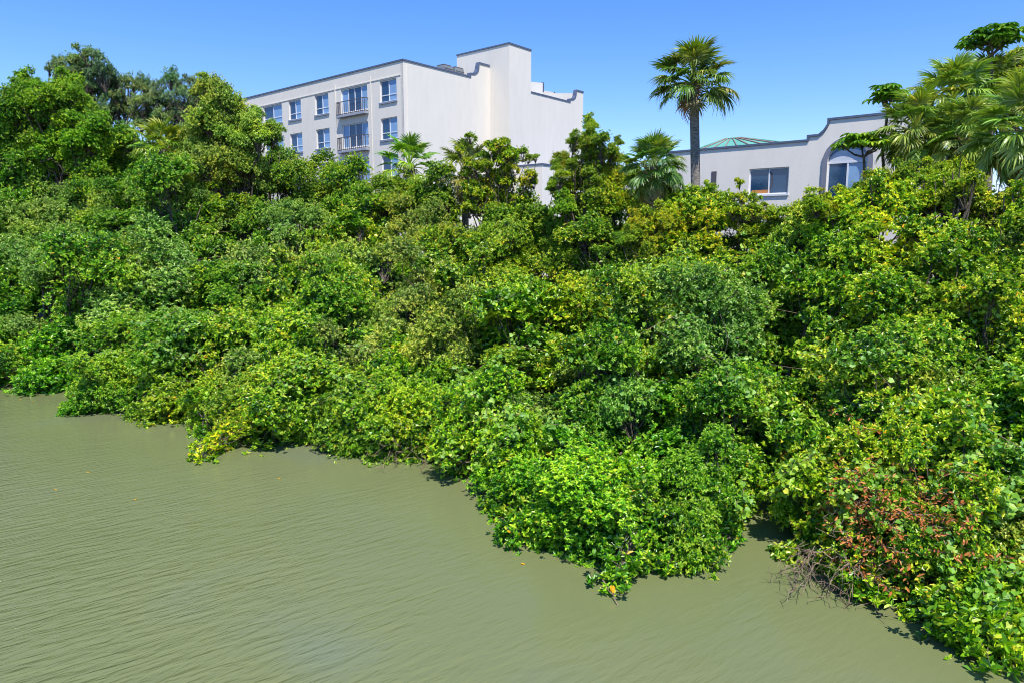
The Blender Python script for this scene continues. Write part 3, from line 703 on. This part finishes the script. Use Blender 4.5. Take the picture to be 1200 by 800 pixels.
# ------------------------------------------------------------------ taller trees rising out of the mass
def big_tree(name, label, cat, Y, crowns, kind, color, base_px, trunk_r=.16, group=None):
    """crowns: (px, py, radius in px); one trunk that forks to every crown"""
    ex = []
    for a, b, c in crowns:
        if c > 13:
            for _ in range(3):
                an = random.uniform(0, 6.28); ex.append((a + math.cos(an) * c * .75, b + abs(math.sin(an)) * c * .75 - c * .1, c * .6))
    cs = [(at(a, b, Y + random.uniform(-.8, .8)), c * .84 * Y / F) for a, b, c in crowns + ex]
    b = at(base_px, 250, Y); gz = ground_z(b.x, b.y); root = empty(name, (b.x, b.y, gz)); tag(root, label, cat, group)
    P = []; O = np.array([b.x, b.y, gz]); zmin = min(c.z for c, r in cs) - gz
    fork = np.array([0, 0, max(1.0, zmin * .6)])
    P.append((bend([0, 0, -.3], fork, 6, .02), np.linspace(trunk_r * 1.3, trunk_r * .9, 6)))
    for c, R in cs:
        e = np.array(c) - O
        P.append((bend(fork, e, 7, .05), np.linspace(trunk_r * .36, trunk_r * .1, 7)))
    link('trunk', tube_mesh('trunk', P, M['bark'], 7), root)
    for c, R in cs:
        k = kind + '_s' if R < 1.2 else kind
        cm, bm_, R0 = CR[k][random.randrange(len(CR[k]))]; s = R / R0
        o = link('crown', cm, root); o.location = Vector(np.array(c) - O); o.scale = (s, s, s * random.uniform(.95, 1.25)); o.rotation_euler = (0, 0, random.uniform(0, 6.28)); o.color = (*[x * random.uniform(.9, 1.1) for x in color], 1)
        q = link('branches', bm_, root); q.location = o.location; q.scale = o.scale; q.rotation_euler = o.rotation_euler
    return root
big_tree('broadleaf_tree', 'dark green tree filling in low behind the palms below the smaller oak', 'tree', 39,
         [(130, 185, 26), (165, 190, 26), (200, 190, 26), (228, 200, 26), (176, 216, 26), (150, 160, 16), (215, 165, 18), (330, 195, 22), (255, 215, 26)], 'small', (.8, .9, .7), 180, .12)
big_tree('broadleaf_tree', 'low leafy tree hiding the foot of the hotel below its balconies', 'tree', 38,
         [(340, 235, 26), (375, 240, 26), (410, 240, 26), (445, 245, 26), (480, 250, 24), (515, 250, 24), (350, 280, 24), (400, 285, 24)], 'mangrove', (1, 1, .8), 420, .12)
big_tree('small_leaved_tree', 'low bush filling the foot of the low building between its two windows', 'shrub', 23,
         [(905, 262, 20), (935, 256, 20), (958, 258, 20), (885, 268, 20), (925, 280, 22)], 'mangrove', (1.2, 1.1, .8), 925, .07)
big_tree('small_leaved_tree', 'bush closing the gap below the annex beside the pointed tree', 'shrub', 28,
         [(600, 285, 24), (630, 290, 24), (660, 290, 22), (570, 280, 22), (540, 285, 22)], 'mangrove', (1.1, 1.05, .8), 625, .08)
big_tree('broadleaf_tree', 'low leafy tree between the annex wall and the short bushy palm', 'tree', 28.5,
         [(640, 265, 22), (665, 262, 22), (710, 268, 22), (735, 282, 20), (676, 308, 24), (700, 312, 24), (775, 300, 24), (800, 315, 24), (815, 300, 20)], 'mangrove', (.9, 1, .8), 705, .1)
big_tree('broadleaf_tree', 'rounded deep green tree at the left edge, in front of the grey-green oak', 'tree', 37,
         [(45, 118, 36), (15, 140, 34), (85, 135, 30), (70, 105, 24), (30, 100, 20), (105, 160, 30), (50, 160, 40), (5, 175, 36), (88, 180, 34)], 'mangrove', (.85, 1.0, .8), 50, .2)
big_tree('oak_tree', 'tall grey-green oak with open twiggy crown, highest tree at the left', 'tree', 43,
         [(82, 72, 20), (70, 80, 16), (95, 85, 24), (105, 64, 19), (122, 84, 24), (150, 100, 26), (110, 105, 28), (140, 130, 30), (165, 122, 22), (75, 92, 16)], 'oak', (1.05, 1.25, 1.5), 120, .28)
big_tree('oak_tree', 'smaller thin grey-green oak between the tall oak and the vine-covered tree', 'tree', 43,
         [(200, 92, 17), (185, 115, 22), (215, 112, 22), (226, 96, 13), (205, 138, 26), (178, 140, 20), (228, 135, 20)], 'oak', (1.1, 1.3, 1.7), 200, .2)
big_tree('vine_covered_tree', 'lumpy tall tree smothered in light green vines beside the hotel roof', 'tree', 35,
         [(248, 104, 20), (262, 118, 24), (246, 138, 28), (285, 135, 24), (270, 160, 34), (230, 160, 22), (302, 160, 24), (318, 148, 12), (290, 190, 32), (250, 190, 34), (240, 95, 13)], 'small', (1.05, 1.05, .9), 265, .2)
big_tree('buttonwood_tree', 'yellowish loose-branched tree in front of the blank hotel wall', 'tree', 32,
         [(552, 160, 12), (578, 172, 22), (592, 185, 22), (612, 178, 14), (558, 195, 20), (540, 175, 11), (590, 215, 28), (620, 205, 16), (562, 228, 28), (600, 245, 30), (628, 184, 8)], 'airy', (1.35, 1.08, .8), 580, .12)
big_tree('buttonwood_tree', 'tall yellow-tinged pointed tree just right of the hotel corner', 'tree', 27,
         [(690, 143, 12), (688, 160, 15), (672, 172, 12), (704, 176, 18), (660, 190, 14), (688, 196, 24), (718, 196, 16), (724, 165, 8), (655, 212, 14), (702, 225, 28), (678, 235, 28), (735, 205, 14), (728, 230, 20)], 'mangrove', (1.25, 1.08, .7), 692, .13)
big_tree('small_leaved_tree', 'bright upright shrub against the low building, left of its wide window', 'shrub', 24,
         [(826, 226, 12), (818, 240, 18), (838, 242, 16), (800, 252, 16), (850, 250, 18)], 'mangrove', (1.15, 1.1, .7), 822, .08)
big_tree('small_leaved_tree', 'wispy pale shrub crossing the left side of the wide window', 'shrub', 23.5,
         [(867, 214, 9), (872, 230, 15), (880, 245, 18), (860, 248, 15), (895, 240, 9)], 'airy', (1.3, 1.1, .9), 870, .06)
big_tree('small_leaved_tree', 'tall small-leaved bush covering the lower half of the arched window', 'shrub', 21,
         [(966, 234, 12), (985, 240, 20), (1010, 230, 18), (1035, 216, 18), (958, 240, 20), (1010, 240, 28), (1055, 210, 22), (1085, 206, 22), (1120, 210, 24)], 'mangrove', (1.3, 1.12, .65), 1010, .1)
big_tree('small_leaved_tree', 'feathery bright tree top at the right edge behind the palms', 'tree', 27,
         [(1195, 75, 22), (1170, 80, 14), (1215, 95, 26), (1185, 100, 24), (1145, 95, 16)], 'small', (1.25, 1.1, .8), 1195, .18)

big_tree('small_leaved_tree', 'leafy bush wrapped round the foot of the short bushy palm', 'shrub', 23.2,
         [(748, 262, 16), (770, 256, 18), (790, 262, 16), (765, 280, 22), (735, 275, 16)], 'mangrove', (1.3, 1.15, .7), 765, .06)
big_tree('broadleaf_tree', 'leafy tree hiding the trunk of the yellow-green palm at left', 'tree', 34,
         [(190, 218, 24), (217, 226, 24), (165, 226, 22), (240, 240, 22), (200, 245, 24)], 'small', (1, 1.05, .8), 195, .1)

big_tree('small_leaved_tree', 'leafy bush closing the slope below the tall palm', 'shrub', 25,
         [(800, 284, 24), (832, 330, 26), (850, 300, 24), (815, 262, 16)], 'mangrove', (1.1, 1.08, .8), 828, .07)
big_tree('small_leaved_tree', 'leafy bush below the middle of the right-hand palm group', 'shrub', 19.5,
         [(1120, 244, 22), (1148, 238, 22), (1175, 246, 22)], 'mangrove', (1.2, 1.1, .8), 1145, .07)

# ------------------------------------------------------------------ palms
def frond_mesh(seed, nseg=40, pet=1.02, blade=.66, dry=False, droop=.35):
    r = np.random.default_rng(seed); Vs = []; Fs = []; Ts = []; o = 0
    def strip_(P, Wv, t):
        nonlocal o
        k = len(P); V = np.concatenate([P - Wv, P + Wv]); i = np.arange(k - 1)
        Fs.append(np.stack([i, i + 1, i + 1 + k, i + k], -1) + o); Vs.append(V); Ts.append(np.full(k - 1, t)); o += 2 * k
    u = np.linspace(0, 1, 5)[:, None]
    pp = np.concatenate([u * pet, 0 * u, .10 * pet * np.sin(u * 2.6) - .10 * u * u], 1)
    strip_(pp, np.array([[0, .022, 0]]) * (1.3 - .5 * u), .8); strip_(pp, np.array([[0, 0, .015]]) * (1.3 - .5 * u), .75)
    E = pp[-1]
    for i in range(nseg):
        f = (i + .5) / nseg * 2 - 1; ph = f * 2.35 + r.normal(0, .04)
        L = blade * (.80 + .20 * math.cos(ph)) * r.uniform(.85, 1.1)
        d = np.array([math.cos(ph), math.sin(ph), 0.0]); fold = .30 * abs(math.sin(ph)) + .05
        k = 6; t = np.linspace(0, 1, k)[:, None]
        dr = droop * (1.0 if not dry else 2.2) * r.uniform(.7, 1.3)
        P = E + d * L * (t - .22 * dr * t ** 3) + np.array([0, 0, 1]) * L * (fold * t - dr * t ** 2.6 * .9 - .22 * t * max(0, math.cos(ph)))
        w = np.interp(t, [0, .15, .45, .8, 1], [.008, .024, .028, .015, .003]); tl = r.uniform(-.9, .9)
        Wv = (np.array([-d[1], d[0], 0]) * math.cos(tl) + np.array([0, 0, 1]) * math.sin(tl)) * w * (1.1 if not dry else .8)
        strip_(P, Wv, float(np.clip(r.normal(.5, .2), 0, 1)))
    return np_mesh('frond', np.concatenate(Vs), np.concatenate(Fs), np.concatenate(Ts), M['dry'] if dry else M['frond'])
FR = [frond_mesh(200 + i, droop=.30 + .10 * i) for i in range(5)]; FD = [frond_mesh(220 + i, 26, .8, .66, True, .5) for i in range(2)]
def palm(label, cx, cy, Y, rpx, n=34, base_px=None, ndry=5, color=(1, 1, 1), tr=.17, low=-55, group=None, top=86, sc_dry=1.0, seed=0):
    """crown centre pixel, depth, crown radius in pixels"""
    r = random.Random(seed * 77 + int(cx)); R = rpx * Y / F; c = at(cx, cy, Y); b = at(base_px or cx, 260, Y)
    gz = ground_z(b.x, b.y); root = empty('palm_tree', (b.x, b.y, gz)); tag(root, label, 'palm', group)
    e = Vector((c.x - b.x, c.y - b.y, c.z - gz - R * .08))
    k = 14; P = np.array([[e.x * t ** 1.6 , e.y * t, -.2 + (e.z + .2) * t] for t in np.linspace(0, 1, k)]); rad = np.full(k, tr); rad[0] *= 1.5; rad[1:] *= np.linspace(1.08, .92, k - 1)
    link('trunk', tube_mesh('trunk', [(P, rad)], M['palm_bark'], 12), root)
    # old leaf bases round the top of the trunk
    bp = []
    for i in range(26):
        a = i * 2.4; zz = e.z - .05 - .5 * (i / 26) * 1.1; q = np.array([e.x, e.y, zz]); dv = np.array([math.cos(a), math.sin(a), 0])
        bp.append((np.array([q + dv * tr * .7, q + dv * (tr + .10) + [0, 0, .06], q + dv * (tr + .20) + [0, 0, .20 - .3 * (i / 26)]]), [.05, .04, .022]))
    link('boots', tube_mesh('boots', bp, M['boot'], 5), root)
    s = R / 1.62
    for i in range(n + ndry):
        dryf = i >= n
        f = i / max(1, n - 1) if not dryf else 1
        el = math.radians(top + (low - top) * f ** .85 + r.uniform(-9, 9)) if not dryf else math.radians(r.uniform(-85, -50))
        az = i * 2.39996 + r.uniform(-.25, .25)
        o = link('frond', (FD if dryf else FR)[r.randrange(2 if dryf else 5)], root); q = s * r.uniform(.86, 1.08) * (sc_dry if dryf else 1)
        o.location = e + Vector((0, 0, r.uniform(-.12, .05))); o.scale = (q, q, q)
        o.rotation_euler = (Matrix.Rotation(az, 3, 'Z') @ Matrix.Rotation(-el, 3, 'Y') @ Matrix.Rotation(r.uniform(-.35, .35), 3, 'X')).to_euler()
        o.color = (*[x * r.uniform(.85, 1.15) for x in color], 1)
    return root
palm('tall cabbage palm with a bare grey trunk standing alone against the sky', 813, 94, 30, 53, n=48, base_px=819, ndry=2, low=-30, color=(1, 1, .9), tr=.205, seed=1)
palm('short bushy palm with a hanging straw skirt, left of the tall palm', 766, 192, 24.2, 42, n=64, ndry=26, base_px=766, color=(.95, 1.05, 1.1), low=-60, sc_dry=1.25, seed=2)
palm('drooping bright green fan palm under the hotel windows', 480, 192, 36, 42, n=30, ndry=0, color=(1.25, 1.5, .9), low=-50, seed=3)
palm('thin pale fan palm tangled in the yellowish tree before the hotel wall', 545, 200, 34.5, 48, n=26, ndry=8, color=(1.2, 1.15, 1.5), low=-60, seed=4)
palm('yellow-green fan palm spreading below the smaller oak', 190, 172, 36, 38, n=32, ndry=0, color=(1.2, 1.25, .8), low=-30, seed=5)
G = 'palms crowded at the right edge'
palm('upper dense fan palm crowning the right-hand palm group', 1118, 115, 24, 56, n=62, ndry=4, color=(1.5, 1.45, 1.4), low=-60, group=G, seed=7)
palm('leftmost fan palm of the right-hand group, over the end of the low building', 1072, 148, 23.5, 48, n=56, ndry=4, color=(1.55, 1.45, 1.3), low=-60, group=G, seed=8)
palm('middle fan palm of the right-hand group, partly hidden by its neighbours', 1135, 158, 22.5, 52, n=56, ndry=4, color=(1.45, 1.4, 1.5), low=-60, group=G, seed=9)
palm('small palm behind the others beneath the highest umbrella tree', 1160, 105, 26, 50, n=44, ndry=2, color=(1.2, 1.1, .8), low=-50, group=G, seed=10)
palm('large palm cut by the right edge with straw fronds hanging below', 1207, 145, 19, 70, n=54, ndry=16, color=(1.5, 1.4, 1.4), low=-60, sc_dry=1.1, group=G, seed=11)

# ------------------------------------------------------------------ umbrella trees: whorls of drooping leaflets
def umbrella_tree(label, cx, cy, Y, rpx, n, base_px, seed, flat=.45, color=(1, 1, 1)):
    r = np.random.default_rng(seed); R = rpx * Y / F; c = at(cx, cy, Y); b = at(base_px, 260, Y); gz = ground_z(b.x, b.y)
    root = empty('umbrella_tree', (b.x, b.y, gz)); tag(root, label, 'umbrella tree', 'umbrella trees by the palms'); e = np.array([c.x - b.x, c.y - b.y, c.z - gz])
    d = sph(n, r); d[:, 2] = np.abs(d[:, 2]); C = e + d * R * np.array([1, 1, flat * 1.6]) * r.uniform(.35, 1, (n, 1)); C[:, 2] -= R * .15
    per = 9; i = np.arange(per)[None]; az = i * 2 * math.pi / per + r.uniform(0, 6.3, (n, 1)); dn = r.uniform(.15, .65, (n, per))
    dd = np.stack([np.cos(az), np.sin(az), -dn], -1); pos = np.repeat(C[:, None], per, 1); nn = np.stack([np.cos(az) * .5, np.sin(az) * .5, np.ones_like(az)], -1)
    L = r.uniform(.24, .36, (n, per)); f = lambda a: a.reshape(-1, *a.shape[2:])
    V, Fc, t = leaf_geo(f(pos), f(dd), f(nn), f(L), f(L) * .34, np.clip(np.repeat(r.uniform(.1, .9, n), per) + r.normal(0, .12, n * per), 0, 1))
    o = link('crown', np_mesh('crown', V, Fc, t, M['umbrella']), root); o.color = (*color, 1)
    fk = e - np.array([0, 0, R * .6]); P = [(bend([0, 0, -.2], fk, 7, .02), np.linspace(.09, .045, 7))]
    for k in range(7): P.append((bend(fk, C[r.integers(0, n)], 5, .06), np.linspace(.04, .015, 5)))
    for q in C: P.append((bend(e * np.array([1, 1, 1]) - [0, 0, R * .2], q, 4, .03), np.linspace(.014, .006, 4)))
    link('trunk', tube_mesh('trunk', P, M['bark'], 5), root)
umbrella_tree('highest umbrella tree, a leafy parasol against the sky at the top right corner', 1163, 46, 25, 31, 85, 1172, 301)
umbrella_tree('umbrella tree poking above the right end of the low building roof', 1042, 112, 24.5, 21, 48, 1046, 302, flat=.6)
umbrella_tree('umbrella tree spreading its drooping leaves across the arched window', 1014, 164, 24, 32, 60, 1030, 303, flat=.3, color=(1.2, 1.1, .8))

# ------------------------------------------------------------------ things on the surface of the mass: vines, dead leaves, twigs
bpy.context.view_layer.update(); DG = bpy.context.evaluated_depsgraph_get()
def hit(px, py):
    d = ray(px, py).normalized(); ok, p, n, i, o, m = S.ray_cast(DG, Vector((0, 0, EYE)), d)
    return p if ok else None
def vine(label, px, py, sx, sy, strands, n, seed, L=.13, color=(1, 1, 1), cat='vine', name='climbing_vine', m='vine', lift=.06, heart=True):
    r = np.random.default_rng(seed); pts = []; paths = []
    for k in range(strands):
        x = px + r.normal(0, sx); y = py + r.normal(0, sy); a = r.uniform(0, 6.28); path = []
        for j in range(n):
            h = hit(x, y)
            if h is None or h.z < .15: break
            if path and (Vector(path[-1]) - h).length > 1.2: h = None
            if h is not None:
                q = np.array(h) + np.array([0, -.6, .8]) * lift; path.append(q)
                for _ in range(5 if heart else 4): pts.append(q + r.normal(0, L * .55, 3))
            a += r.normal(0, .5); st = 9; x += math.cos(a) * st; y += abs(math.sin(a)) * st * .6
        if len(path) > 2: paths.append((np.array(path), np.full(len(path), .006)))
    if not pts: return
    pts = np.array(pts); N = len(pts); o = pts.mean(0); o[2] = pts[:, 2].min()
    root = empty(name, o); tag(root, label, cat)
    d = np.stack([r.normal(0, 1, N), r.normal(0, .6, N) - .3, r.normal(-.5, .5, N)], 1); nn = np.array([.15, -.6, .75]) + r.normal(0, .55, (N, 3))
    ln = L * r.uniform(.6, 1.25, N)
    V, Fc, t = leaf_geo(pts - o, d, nn, ln, ln * (1.0 if heart else .36), np.clip(r.normal(.45, .25, N), 0, 1), True, .08, heart)
    lf = link('leaves', np_mesh('leaves', V, Fc, t, M[m]), root); lf.color = (*color, 1)
    for p, q in paths: link('stem', tube_mesh('stem', [(p - o, q)], M['twig'], 4), root)
vine('large-leaved pale vine draped over the middle of the bank', 640, 400, 45, 45, 16, 16, 401, .10)
vine('pale vine hanging over the shrubs just left of the dark hollow at the water', 600, 500, 30, 30, 9, 12, 402, .08)
vine('light green vine with broad leaves above the rust-coloured dead leaves', 955, 540, 28, 35, 14, 14, 403, .08, (1.1, 1.05, .9))
vine('pale vine trailing over the shrubs at the right edge', 1160, 450, 40, 60, 20, 16, 404, .08)
vine('broad-leaved vine lying over the bright shrub in the bottom right corner', 1150, 680, 35, 30, 14, 10, 405, .08, (1.1, 1.1, .8))
vine('pale vine crossing the shrubs below the low building', 860, 370, 45, 35, 16, 16, 406, .10, (1.1, 1.05, 1))
vine('faded vine in the middle of the left-hand bank', 215, 370, 40, 40, 14, 14, 407, .10, (1.05, 1, 1.2))
vine('pale climbing vine on the slope below the vine-covered tree', 330, 290, 45, 30, 16, 16, 408, .11, (1.15, 1.05, 1.3))
vine('yellow-green vine on the mangroves right of the left-hand hollow', 380, 420, 35, 35, 12, 12, 409, .08, (1.2, 1.1, .6))
vine('rust-coloured dead leaves clinging to a dying mangrove branch near the bottom right', 1036, 606, 46, 38, 56, 7, 410, .085, (1, 1, 1), 'dead branch', 'dead_branch', 'dead', .07, False)

def tangle(label, bx, by, spread_px, n, seed, Lm=1.0, dirx=-.4):
    r = np.random.default_rng(seed); c = on_water(bx, by); root = empty('dead_branch_tangle', (c.x, c.y, 0)); tag(root, label, 'dead branches')
    W_ = spread_px * c.y / F; P = []
    for i in range(n):
        p0 = np.array([r.normal(0, W_ * .5), r.uniform(.4, 1.1), r.uniform(.1, .65)]); d = np.array([r.normal(dirx, .6), -abs(r.normal(.7, .3)), r.normal(-.25, .3)])
        p1 = p0 + nrm(d[None])[0] * Lm * r.uniform(.5, 1.2); p1[2] = max(p1[2], .01)
        b = bend(p0, p1, 7, .05, r.uniform(-.1, .15), r); P.append((b, np.linspace(.009, .003, 7)))
        for j in (3, 4, 5):
            if r.uniform() < .8:
                e = b[j] + nrm(r.normal(0, 1, (1, 3)))[0] * Lm * r.uniform(.12, .35); e[2] = max(e[2], .01); P.append((bend(b[j], e, 4, .08, 0, r), np.linspace(.006, .0025, 4)))
    link('twigs', tube_mesh('twigs', P, M['twig'], 4), root)
tangle('tangle of bare pale twigs over the water below the rust-coloured leaves', 1012, 706, 55, 60, 501, 1.0)
tangle('thicket of bare brown twigs in the hollow at the far left waterline', 70, 452, 35, 60, 502, 1.8)
tangle('bare twigs reaching over the water left of the middle shrub point', 548, 560, 18, 16, 503, 1.1, -.8)
tangle('few bare twigs at the waterline under the hollow left of the middle', 470, 548, 35, 16, 504, 1.0)

# overhanging sprays reaching out over the water
def spray(label, pxs, seed, color, L=.115, up=.35, n=9, rad=.20):
    r = np.random.default_rng(seed); Ps = []; As = []
    a = on_water(*pxs[-1]); root = empty('overhanging_branch', (a.x, a.y, 0)); tag(root, label, 'mangrove branch'); O = np.array([a.x, a.y, 0])
    pts = [np.array(on_water(x, y)) - O for x, y in pxs]; k = len(pts)
    hs = np.linspace(.55, .12, k); P = np.array([p + [0, 0, h] for p, h in zip(pts, hs)])
    tt = np.linspace(0, k - 1, k * 5); Q = np.stack([np.interp(tt, np.arange(k), P[:, j]) for j in range(3)], 1)
    for q in Q: Ps.append(q + r.normal(0, rad, (n, 3)) * np.array([1, 1, .6])); 
    C = np.concatenate(Ps); C[:, 2] = np.maximum(C[:, 2], .05); A = r.normal(0, .4, C.shape) + UP
    V, Fc, t = rosettes(C, A, 8, L, r, tint0=r.uniform(.2, .85, len(C)))
    o = link('leaves', np_mesh('leaves', V, Fc, t, M['mangrove']), root); o.color = (*color, 1)
    link('limb', tube_mesh('limb', [(Q, np.linspace(.03, .008, len(Q)))] + [(bend(Q[r.integers(0, len(Q))], C[r.integers(0, len(C))], 4, .05, 0, r), np.linspace(.01, .004, 4)) for _ in range(30)], M['bark'], 5), root)
spray('bright yellow-green branch drooping onto the water below the left-hand bank', [(300, 520), (270, 524), (250, 530), (238, 540)], 601, (1.5, 1.2, .6), .13)
spray('low mangrove spray on the water at the left edge of the middle shrub point', [(640, 610), (610, 612), (582, 602)], 602, (1.2, 1.1, .7))
spray('glossy mangrove spray at the tip of the middle shrub point', [(745, 660), (730, 680), (718, 688)], 603, (1, 1.1, .9), .12)
spray('small mangrove spray right of the yellow leaf', [(800, 650), (786, 668), (780, 674)], 604, (1, 1.15, .6), .11, n=5, rad=.12)
spray('mangrove spray reaching right over the dark water hollow', [(800, 620), (830, 632), (858, 638)], 605, (.85, 1.15, .9), .11, n=6, rad=.14)
spray('bright mangrove branch lying on the water in the bottom right corner', [(1180, 740), (1140, 756), (1105, 745), (1150, 775), (1195, 768)], 606, (1.45, 1.2, .65), .13, n=14, rad=.22)
spray('yellow-tipped branch over the water left of the middle hollow', [(480, 520), (455, 532), (435, 538)], 607, (1.3, 1.15, .7), .12, n=6, rad=.16)

# yellow leaf on a half-sunken stick
st = on_water(719, 700); r0 = empty('floating_branch', (st.x, st.y, 0)); tag(r0, 'bare forked stick in the water with a yellow leaf at the middle shrub point', 'branch')
link('stick', tube_mesh('stick', [(bend([-.12, .22, .14], [0.03, -.22, .0], 6, .03), np.linspace(.012, .006, 6)), (bend([-.03, 0, .06], [.22, -.02, .07], 5, .05), np.linspace(.008, .004, 5)), (bend([.14, 0, .06], [.2, .08, .1], 4, .05), np.linspace(.006, .003, 4))], M['twig'], 5), r0)
V, Fc, t = leaf_geo(np.array([[-.04, .04, .16], [.0, .03, .17]]), np.array([[.4, -.3, -.7], [-.1, -.4, -.9]]), np.array([[.3, -1, .5], [.1, -.8, .6]]), np.array([.09, .11]), np.array([.07, .05]), np.array([.2, .8]))
link('leaf', np_mesh('leaf', V, Fc, t, M['yellow']), r0); r0.scale = (1.15, 1.15, 1.15)

# a few leaves adrift near the bank
for i, (px, py, wh) in enumerate(((22, 468, 'close to the far left hollow'), (38, 471, 'second from the far left hollow'), (106, 553, 'out from the first shrubs at the left'), (63, 573, 'farthest from the bank at left'), (158, 586, 'left and below the drooping yellow-green branch'), (330, 560, 'below the middle of the left-hand bank'), (610, 660, 'left of the middle shrub point'))):
    w = on_water(px, py); V, Fc, t = leaf_geo(np.array([[0, 0, .012]]), np.array([[math.cos(i * 2), math.sin(i * 2), 0]]), np.array([[0, 0, 1.]]), np.array([.09]), np.array([.045]), np.array([.5]), True, .04)
    f = link('floating_leaf', np_mesh('floating_leaf', V, Fc, t, M['yellow'])); f.location = w; tag(f, 'small yellow leaf adrift on the water, ' + wh, 'leaf', 'leaves adrift on the water')
